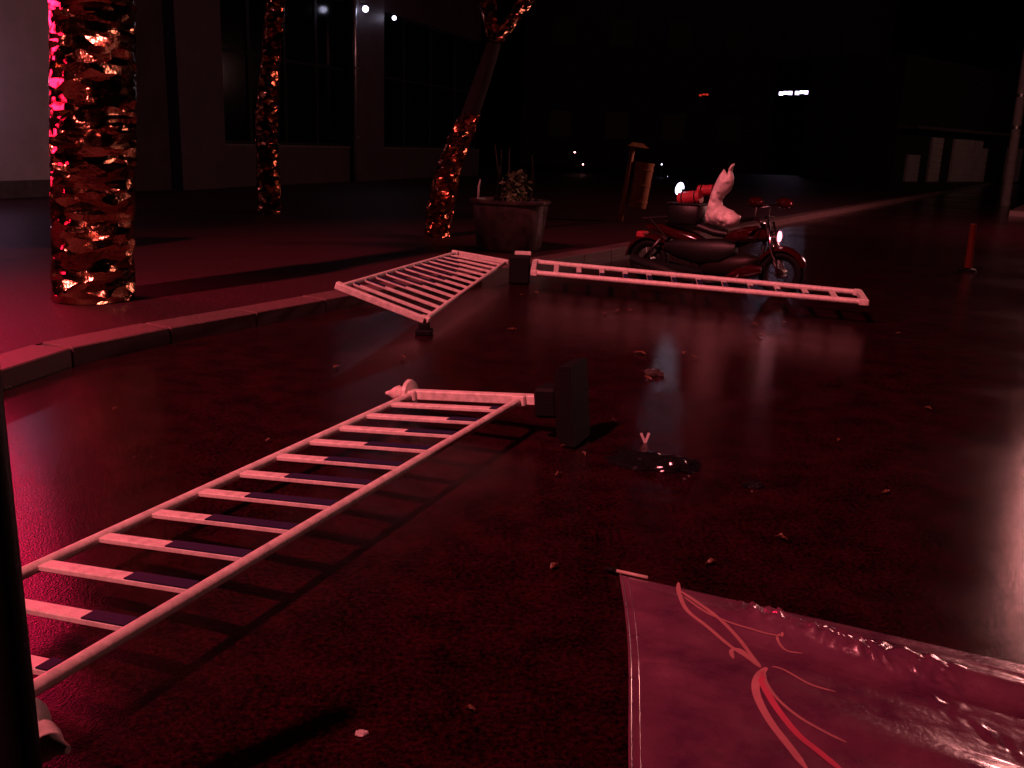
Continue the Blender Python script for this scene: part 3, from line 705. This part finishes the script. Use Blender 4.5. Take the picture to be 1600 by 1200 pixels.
bg = thing('plastic_bag', 'white plastic bag with knotted top draped over the motorcycle seat', 'bag', cen_)
mb = MB(); nv_ = len(vv); fr_v, bk_v = [], []
for p in vv:
    d = edist(p.x, p.y); h = .028*math.sqrt(max(0, d))*(1 if d > .2 else 0)
    q = Vector((p.x*.09, p.y*.09, 1)); wv = (abs(noise.noise(q*1.6))-.2)*.05+(abs(noise.noise(q*3.7))-.2)*.022
    base = bp(p.x, p.y, .03); k = min(1, d/3)
    fr_v.append(base+rs*(h+wv*k)); bk_v.append(base-rs*(h+wv*.5*k))
mb.add(fr_v+bk_v, [tuple(f) for f in ff]+[tuple(nv_+i for i in reversed(f)) for f in ff])
bo_ = mb.build('body', M['bag'], bg, smooth=True)
bm = bmesh.new(); bm.from_mesh(bo_.data); bmesh.ops.remove_doubles(bm, verts=bm.verts[:], dist=.0008); bmesh.ops.recalc_face_normals(bm, faces=bm.faces[:]); bm.to_mesh(bo_.data); bm.free()

# ------------------------------------------------------------------ fallen printed banner in the foreground
bA, bT, bH = onz(968, 891, .03), onz(1600, 1031, .03), onz(992, 1230, .03)
e1 = (bT-bA); e1.z = 0; e1.normalize(); e2 = (bH-bA); e2.z = 0; e2.normalize()
BL1, BL2 = 2.3, 1.75
def bz(s, t):
    x = s*BL1; y = t*BL2; edge = min(1, s/.05, t/.06)
    z = .012+.030*math.exp(-((y-.13-.08*x)/.06)**2)*min(1, max(0, x-.12)/.3)
    z += .028*math.exp(-((y-.50-.22*x)/.10)**2)*min(1, x/.8)
    z += edge*(.012*noise.noise(Vector((x*1.6, y*5.0, 2.2)))+.0045*noise.noise(Vector((x*5, y*15, 5.1)))+.0012*noise.noise(Vector((x*16, y*42, 1.1)))+.012)
    # tight creases where the wet vinyl has buckled
    b1 = max(0, min(1, (.085-abs(y-.085-.30*(x-.44)))/.03))*min(1, max(0, x-.36)/.06)*min(1, max(0, 1.0-x)/.08)*min(1, y/.015)
    b2 = math.exp(-((y-.33-1.2*(x-.83))/.06)**2)*min(1, max(0, x-.78)/.06)
    fr = (x/.062+y*4.0+1.5*noise.noise(Vector((x*4, y*11, 0)))+.8*noise.noise(Vector((x*13, y*34, 3)))) % 1.0
    saw = (1-fr/.78) if fr < .78 else (fr-.78)/.22
    z += b1*.024*max(.25, 1-1.15*(x-.42))*saw*(.75+.75*noise.noise(Vector((x*11, y*26, 7))))+b1*.0035*noise.noise(Vector((x*45, y*55, 9)))
    z += (.35*b1+.45*b2)*(.0062*math.sin(x*100+y*30+2.5*noise.noise(Vector((x*6, y*14, 0))))+.0022*noise.noise(Vector((x*42, y*60, 4)))+.003)
    return max(.006, z)
def bpt(s, t, lift=0.0):
    side = .012*math.sin(t*7)*(1-s)
    return Vector((bA.x, bA.y, 0))+e1*(s*BL1+side)+e2*(t*BL2)+Z*(bz(s, t)+lift)
bn = thing('banner', 'glossy wet crimson printed banner with pink swirls, spread on the road', 'banner', Vector((bA.x, bA.y, 0)))
mb = MB(); nu, nv = 620, 230
vs = [bpt(i/nu, j/nv) for j in range(nv+1) for i in range(nu+1)]
top = [(j*(nu+1)+i, j*(nu+1)+i+1, (j+1)*(nu+1)+i+1, (j+1)*(nu+1)+i) for j in range(nv) for i in range(nu)]
mb.add(vs, top)
M['banner'] = mat('banner_vinyl', (.115, .034, .085), .30, col2=(.215, .085, .135), vscale=6.0, bump=.22, bscale=55, rvar=.1, coat=1.0)
M['banner'].node_tree.nodes['Principled BSDF'].inputs['Coat Roughness'].default_value = .12
cl = mb.build('cloth', M['banner'], bn, smooth=True)
sm = cl.modifiers.new('thickness', 'SOLIDIFY'); sm.thickness = .003; sm.offset = -1
# hem along the free edge
mb = MB(); mb.tube([bpt(.002, k/60, .002) for k in range(61)], .005, 6); mb.tube([bpt(.012, k/60, .002) for k in range(61)], .003, 6); mb.build('hem', M['banner'], bn, smooth=True)
# rod in the top edge
r0 = bA-e1*.06+Z*.0; rp = [r0, bA+e1*.0]
M['rod'] = mat('bamboo_rod', (.62, .50, .42), .35, var=.2)
mb = MB(); mb.tube([Vector((bA.x, bA.y, .02))+e1*x-e2*.012+Z*(.0+.0*x) for x in (-.02, .05, .10)], [.006, .006, .006], 10); mb.build('rod', M['rod'], bn, smooth=True)
mb = MB(); mb.tube([Vector((bA.x, bA.y, .02))+e1*x-e2*.012 for x in (-.05, -.01)], [.008, .009], 10); mb.build('rod_cap', M['rubber'], bn, smooth=True)
# printed swirls, traced as thin raised print
def on_banner(px, py):
    z = .03
    for _ in range(6):
        p = onz(px, py, z); d = p-Vector((bA.x, bA.y, 0)); d.z = 0
        det = e1.x*e2.y-e1.y*e2.x
        s = (d.x*e2.y-d.y*e2.x)/det/BL1; t = (e1.x*d.y-e1.y*d.x)/det/BL2
        z = bz(min(1, max(0, s)), min(1, max(0, t)))
    return s, t
def spline(pts, n=10):
    out = []; P = [pts[0]]+list(pts)+[pts[-1]]
    for i in range(1, len(P)-2):
        for k in range(n):
            t = k/n
            out.append(tuple(.5*((2*P[i][c])+(-P[i-1][c]+P[i+1][c])*t+(2*P[i-1][c]-5*P[i][c]+4*P[i+1][c]-P[i+2][c])*t*t+(-P[i-1][c]+3*P[i][c]-3*P[i+1][c]+P[i+2][c])*t**3) for c in (0, 1)))
    out.append(tuple(pts[-1])); return out
M['print'] = mat('pink_print', (.62, .28, .30), .3, var=.1)
M['print2'] = mat('gold_print', (.52, .26, .26), .3, var=.1)
M['print3'] = mat('bright_pink_print', (.68, .12, .20), .3, var=.1)
def swirl(px, wpx, m):
    st_ = [on_banner(*p) for p in spline(px)]
    mb = MB(); vs = []
    P3 = [bpt(s, t, .005) for s, t in st_]
    for i, p in enumerate(P3):
        d = (P3[min(i+1, len(P3)-1)]-P3[max(i-1, 0)]).normalized(); side = Vector((-d.y, d.x, 0)).normalized()
        ww = 1.3*wpx*((p-CAM).length/FPX)/2
        f = min(1, .35+min(i, len(P3)-1-i)/8)
        vs += [p-side*ww*f, p+side*ww*f]
    mb.add(vs, [(i*2, i*2+1, i*2+3, i*2+2) for i in range(len(P3)-1)]); return mb.build('printed_swirl', m, bn)
swirl([(1061, 910), (1060, 930), (1070, 955), (1100, 980), (1135, 1010), (1165, 1030), (1182, 1044)], 5, M['print2'])
swirl([(1062, 925), (1090, 945), (1120, 968), (1150, 1000), (1170, 1028), (1183, 1044)], 5, M['print2'])
swirl([(1068, 935), (1100, 958), (1140, 975), (1180, 986), (1208, 990), (1222, 982)], 3.5, M['print2'])
swirl([(1210, 990), (1212, 1005), (1225, 1018), (1250, 1022)], 3, M['print2'])
swirl([(1140, 1030), (1137, 1018), (1150, 1016), (1165, 1028)], 5, M['print2'])
swirl([(1192, 1044), (1178, 1060), (1176, 1080), (1186, 1105), (1205, 1135), (1232, 1168), (1262, 1205)], 9, M['print'])
swirl([(1186, 1046), (1184, 1062), (1195, 1085), (1215, 1115), (1245, 1150), (1280, 1178), (1320, 1210)], 8, M['print3'])
swirl([(1188, 1048), (1192, 1068), (1212, 1095), (1245, 1122), (1285, 1145), (1320, 1162)], 4, M['print2'])
swirl([(1200, 1042), (1220, 1048), (1260, 1070), (1300, 1082)], 3, M['print2'])

# ------------------------------------------------------------------ litter on the road
def crumple(name, label, cat, px, py, rx, ry, rz, m, seed, part='sheet', zoff=0.0, ang=0.0, group=None):
    g = onz(px, py, zoff); o = thing(name, label, cat, g, group); rng = random.Random(seed)
    mb = MB(); n_ = 22; vs = []
    for j in range(n_+1):
        for i in range(n_+1):
            u, v = 2*i/n_-1, 2*j/n_-1
            # square to disc
            x = u*math.sqrt(1-v*v/2); y = v*math.sqrt(1-u*u/2)
            rr = 1+.5*noise.noise(Vector((x*2+seed, y*2, 1)))
            h = max(0, 1-(x*x+y*y))
            zz = rz*h**.5*(.5+.9*abs(noise.noise(Vector((x*2.3, y*2.3, seed)))))+rz*.35*abs(noise.noise(Vector((x*6, y*6, seed+3))))
            X, Y = x*rx*rr, y*ry*rr
            vs.append(g+Vector((X*math.cos(ang)-Y*math.sin(ang), X*math.sin(ang)+Y*math.cos(ang), zz+.002)))
    mb.add(vs, [(j*(n_+1)+i, j*(n_+1)+i+1, (j+1)*(n_+1)+i+1, (j+1)*(n_+1)+i) for j in range(n_) for i in range(n_)])
    ob = mb.build(part, m, o); sm_ = ob.modifiers.new('thickness', 'SOLIDIFY'); sm_.thickness = .002; sm_.offset = -1
    return o
crumple('black_plastic_bag', 'crumpled shiny black plastic bag lying flat on the wet road', 'bag', 1018, 724, .22, .11, .035, M['blackbag'], 2, ang=-.2)
crumple('black_plastic_bag', 'small black plastic lump beside the larger crumpled black bag', 'bag', 1058, 733, .10, .05, .05, M['blackbag'], 9, ang=-.3)
crumple('plastic_wrapper', 'clear crinkled plastic wrapper on the puddle edge', 'wrapper', 1022, 586, .06, .045, .045, M['film'], 5)
crumple('plastic_wrapper', 'small dark crushed wrapper lying alone on the road right of the black bags', 'wrapper', 1177, 760, .05, .03, .02, M['blackbag'], 6)
crumple('paper_scrap', 'white folded scrap beside the bollard by the kerb', 'scrap', 22, 590, .10, .12, .07, M['scrap'], 8)
crumple('paper_scrap', 'bright white scrap lying next to the folded scrap by the kerb', 'scrap', -2, 606, .06, .06, .05, M['scrap'], 12)
crumple('paper_scrap', 'tiny pale scrap lying alone on the empty dark road near the bollard', 'scrap', 565, 1148, .016, .011, .012, M['scrap'], 14)
# v shaped white strip standing by the black bag
g = onz(1008, 692); o = thing('torn_strip', 'torn white V shaped plastic strip standing by the black bag', 'scrap', g)
mb = MB(); mb.bar(g, onz(1003, 692)+Vector((-.008, 0, .05)), .012, .003, Vector((0, -1, .2))); mb.build('strip', M['scrap'], o)
mb = MB(); mb.bar(g, g+Vector((.016, 0, .052)), .012, .003, Vector((0, -1, .2))); mb.build('strip', M['scrap'], o)
# fallen leaves
lp = [(880, 700), (912, 712), (872, 744), (1220, 843), (630, 560), (800, 516), (285, 374), (1068, 553), (1085, 560), (1000, 553), (1012, 592), (838, 458), (815, 462), (965, 487), (985, 486), (945, 491), (1225, 505), (1178, 508), (1110, 882), (958, 660), (735, 1112), (1404, 522), (865, 888), (1385, 772), (1190, 525), (525, 455+120), (180, 640), (420, 690), (1310, 690), (1450, 640)]
LM = [(895, 690, "by the long railing's black base"), (1030, 720, 'beside the crumpled black plastic bag'), (1022, 586, 'close to the clear crinkled wrapper'), (820, 450, 'before the black base block'), (965, 480, 'under the low far railing'),
      (1200, 510, 'on the wet patch below the motorcycle'), (1404, 522, 'past the tip of the low far railing'), (1180, 850, "between the black bags and the banner"), (940, 885, "by the banner's rod tip"), (650, 540, 'between the long and the twisted railing'),
      (800, 516, "below the twisted railing's far end"), (300, 640, 'between the kerb and long railing'), (735, 1112, 'left of the banner, on empty asphalt'), (1380, 700, 'on the glossy asphalt toward the street lamp')]
rng = random.Random(3)
for i, (x, y) in enumerate(lp):
    zz = KZ-.004 if (x, y) == (285, 374) else .004
    g = onz(x, y, zz); L = rng.uniform(.014, .026)*(1.9 if y < 600 else 1); a = rng.uniform(0, 6.28); d = Vector((math.cos(a), math.sin(a), 0)); sd = Vector((-d.y, d.x, 0))
    mb = MB(); vs = []
    for k in range(7):
        f = k/6; w_ = L*.36*math.sin(math.pi*f)**.8; c = g+d*(f-.5)*L*2+Z*(.004+.014*math.sin(f*3)*rng.uniform(.3, 1))
        vs += [c-sd*w_+Z*.008*rng.random(), c, c+sd*w_+Z*.008*rng.random()]
    mb.add(vs, [(k*3+j, k*3+j+1, k*3+4+j, k*3+3+j) for k in range(6) for j in (0, 1)])
    near = min(LM, key=lambda m_: (m_[0]-x)**2+(m_[1]-y)**2)[2]
    lab = 'small wet fallen leaf on the road, '+near if zz < .1 else 'pale fallen leaf lying alone on the dark pavement'
    ob = tag(mb.build('fallen_leaf', M['leaf_wet'], loc=g), lab, 'leaf', 'leaves scattered by the storm')
    s_ = ob.modifiers.new('thickness', 'SOLIDIFY'); s_.thickness = .0015

# ------------------------------------------------------------------ right side of the street
# slim delineator post
gd = onz(1512, 424); o = thing('delineator_post', 'slim leaning red orange marker post on the empty road', 'post', gd)
q = ony(1521, 350, gd.y); mb = MB(); mb.tube([gd, gd.lerp(q, .5), q], [.05, .045, .04], 12); mb.build('tube', M['orange'], o, smooth=True, angle=50)
mb = MB(); mb.lathe(gd, [(.11, 0), (.10, .03), (.05, .05)], 18); mb.build('foot', M['rubber'], o)
# utility pole and cable
gu = Vector((17.2, 32, .02)); tu = ony(1604, 90, 32); bu = ony(1573, 300, 32); dd = (tu-bu).normalized()
o = thing('utility_pole', 'thin leaning utility pole with steel band near the far shops', 'pole', gu)
b0 = bu-dd*(bu.z/dd.z); e = b0+dd*8.5
mb = MB(); mb.tube([b0, e], [.16, .11], 14); pl = mb.build('pole', M['concrete'], o, smooth=True, angle=50); 
for f in (.3, .42, .75):
    c = b0.lerp(e, f); mb = MB(); mb.tube([c-dd*.05, c+dd*.05], .17, 14); mb.build('band', M['steel'], pl, smooth=True, angle=50)
ca, cb = b0+dd*6.4, Vector((23, 62, 7.2))
ca = ony(1600, 95, 32); cb = ony(1470, 139, 58)
pts = [ca.lerp(cb, k/20)-Z*.5*math.sin(math.pi*k/20)*.6 for k in range(21)]
o = tag(MB().tube(pts, .025, 6).build('overhead_cable', M['cable']), 'thin overhead cable running from the utility pole to far shops', 'cable')
# row of far shops
sa, sb = Vector((22.5, 56, 0)), Vector((42, 74, 0)); sd = (sb-sa).normalized(); sn = Vector((-sd.y, sd.x, 0))
if sn.y > 0: sn = -sn
shp = thing('far_shops', 'low row of far shops with pale shutters beyond the utility pole', 'building', sa)
def sx(px):
    d = ray(px, 250); s = (sa-CAM).dot(sn)/d.dot(sn); return ((CAM+d*s)-sa).dot(sd)
mb = MB(); mb.box((sa+sb)/2-sn*3.2+Z*3.6, (sb-sa).length/2+1, 3, 3.6, sd, sn); mb.build('wall', M['shop_wall'], shp)
for x0, x1, y0, y1 in ((1420, 1439, 242, 272), (1455, 1472, 215, 272), (1490, 1520, 218, 272), (1523, 1534, 220, 270), (1537, 1543, 232, 270), (1576, 1598, 232, 272)):
    d0, d1 = sx(x0), sx(x1); dep = (sa+sd*(d0+d1)/2).y
    z0 = .12; z1 = ony((x0+x1)/2, y0, dep).z
    mb = MB(); c = sa+sd*(d0+d1)/2+Z*(z0+z1)/2+sn*.0
    mb.box(c-sn*.14, (d1-d0)/2, .06, (z1-z0)/2, sd, sn); sh_ = mb.build('shutter', M['plaster'], shp)
    for k in range(7):
        mb = MB(); mb.box(sa+sd*(d0+d1)/2+Z*(z0+(z1-z0)*(k+.5)/7)-sn*.07, (d1-d0)/2, .03, (z1-z0)/14*.8, sd, sn, bev=.01); mb.build('slat', M['plaster'], sh_)
mb = MB(); mb.box((sa+sb)/2+Z*3.2+sn*.4, (sb-sa).length/2+1, .6, .08, sd, sn); mb.build('canopy', M['concrete'], shp)
# far tower with lit signs
fb = thing('far_building', 'unlit block closing the street, carrying lit signs', 'building', Vector((14, 75, 0)))
mb = MB(); mb.box(Vector((14, 80, 7)), 14, 5, 7); mb.build('wall', M['plaster_dark'], fb)
for k in range(6):
    for j in range(2):
        mb = MB(); mb.box(Vector((3+k*4.4, 74.97, 3.2+j*6.8)), .9, .06, 1.0); wn = mb.build('window', M['frame'], fb)
        mb = MB(); mb.box(Vector((3+k*4.4, 74.9, 3.2+j*6.8)), .8, .02, .9); mb.build('pane', M['seat'], wn)
def far_sign(x0, x1, y0, y1, m, label):
    a, b = ony(x0, (y0+y1)/2, 74.7), ony(x1, (y0+y1)/2, 74.7); zt, zb = ony((x0+x1)/2, y0, 74.7).z, ony((x0+x1)/2, y1, 74.7).z
    c = (a+b)/2; o = thing('lit_sign', label, 'sign', c, 'lit signs down the street')
    mb = MB(); mb.box(c+Vector((0, .12, 0)), (b.x-a.x)/2+.08, .2, (zt-zb)/2+.08); mb.build('housing', M['black_metal'], o)
    n_ = 3
    for k in range(n_):
        xa = a.x+(b.x-a.x)*k/n_; xb = a.x+(b.x-a.x)*(k+.86)/n_
        mb = MB(); mb.box(Vector(((xa+xb)/2, 74.58+.03, c.z+(.04 if k else -.03))), (xb-xa)/2, .03, (zt-zb)/2*(.9 if k != 1 else .75), bev=.02); mb.build('panel', m, o)
far_sign(1217, 1238, 143, 149, M['signglass'], 'left one of two violet white lit signs high on the far block')
far_sign(1242, 1263, 142, 148, M['signglass'], 'right one of two violet white lit signs high on the far block')
far_sign(1092, 1107, 147, 150, M['redlight'], 'faint red lit sign on the far block')
# small far lights beyond the bin
for i, (x, y, m) in enumerate(((898, 238, 'lampglass'), (911, 257, 'lampglass'), (1034, 257, 'coolglass'), (1043, 277, 'coolglass'))):
    p = ony(x, y, 50); base = Vector((p.x, p.y, 0))
    o = thing('garden_light', ['tiny warm pathway light beyond the bin, on the taller post', 'tiny warm pathway light beyond the bin, on the shorter post', 'tiny white light on a taller thin post behind the motorcycle lamp', 'tiny white light on a shorter thin post behind the motorcycle lamp'][i], 'lamp', base, 'far pathway lights')
    mb = MB(); mb.tube([base, p-Z*.03], .03, 6); mb.build('post', M['black_metal'], o)
    mb = MB(); mb.lathe(p, [(0, -.05), (.05, 0), (0, .05)], 8); mb.build('globe', M[m], o, smooth=True)

# ------------------------------------------------------------------ street lamp at the right, just outside the frame
def street_lamp(base, h, arm, label, lamp_w, lamp_c, m, size=.75):
    o = thing('street_lamp', label, 'street lamp', base)
    mb = MB(); mb.lathe(base, [(.16, 0), (.16, .4), (.10, .5), (.055, h), (0, h)], 16); mb.build('pole', M['galv'], o, smooth=True, angle=40)
    tip = base+Z*h+arm
    mb = MB(); mb.tube([base+Z*(h-.1), base+Z*(h+.15)+arm*.5, tip+Z*.1], .04, 10); mb.build('arm', M['galv'], o, smooth=True)
    ad = arm.normalized(); an = Vector((-ad.y, ad.x, 0))
    mb = MB(); mb.box(tip+Z*.08, .35, .15, .06, ad, an, bev=.03); mb.build('housing', M['galv'], o)
    mb = MB(); mb.box(tip+Z*.005, .28, .11, .012, ad, an, bev=.004); mb.build('lens', m, o)
    l = bpy.data.lights.new('bulb', 'SPOT' if False else 'POINT'); l.energy = lamp_w; l.color = lamp_c; l.shadow_soft_size = size
    lo = bpy.data.objects.new('bulb', l); COL.objects.link(lo); lo.parent = o; lo.location = tip-base-Z*(size+.03)
    return o
street_lamp(Vector((13.9, 18.5, 0)), 4.7, Vector((-1.6, -.4, 0)), 'warm street lamp on steel pole at the right roadside', LAMP_W, LAMP_C, M['lampglass'])

street_lamp(Vector((34.5, 50, 0)), 6.6, Vector((-1.2, 1.2, 0)), 'added street lamp out of view that brightens the far shops', 110, (1, .45, .38), M['lampglass'])  # added lamp, out of view, to brighten the far shutters
# floodlight mast behind the photographer
fm = Vector((FLOOD_AT.x, FLOOD_AT.y-.6, 0))
o = thing('floodlight_mast', 'tall mast carrying one reddish floodlight behind the viewer', 'floodlight', fm)
mb = MB(); mb.lathe(fm, [(.28, 0), (.25, .6), (.12, 20.6), (0, 20.65)], 16); mb.build('mast', M['galv'], o, smooth=True, angle=40)
fdir = (FLOOD_TO-FLOOD_AT).normalized()
fx_ = fdir.cross(Z).normalized(); fy_ = fx_.cross(fdir)
mb = MB(); mb.box(FLOOD_AT-fdir*.16, .35, .25, .10, fx_, fy_, fdir, bev=.03); mb.build('housing', M['black_metal'], o)
mb = MB(); mb.box(FLOOD_AT-fdir*.05, .31, .21, .008, fx_, fy_, fdir); mb.build('lens', M['floodglass'], o)
mb = MB(); mb.tube([fm+Z*20.4, FLOOD_AT-fdir*.2], .05, 8); mb.build('bracket', M['galv'], o)
l = bpy.data.lights.new('flood', 'SPOT'); l.energy = FLOOD_W; l.color = FLOOD_C; l.spot_size = math.radians(31); l.spot_blend = 1.0; l.shadow_soft_size = .5
lo = bpy.data.objects.new('flood', l); COL.objects.link(lo); lo.parent = o; lo.location = FLOOD_AT-fm+fdir*.02
lo.rotation_euler = fdir.to_track_quat('-Z', 'Y').to_euler()
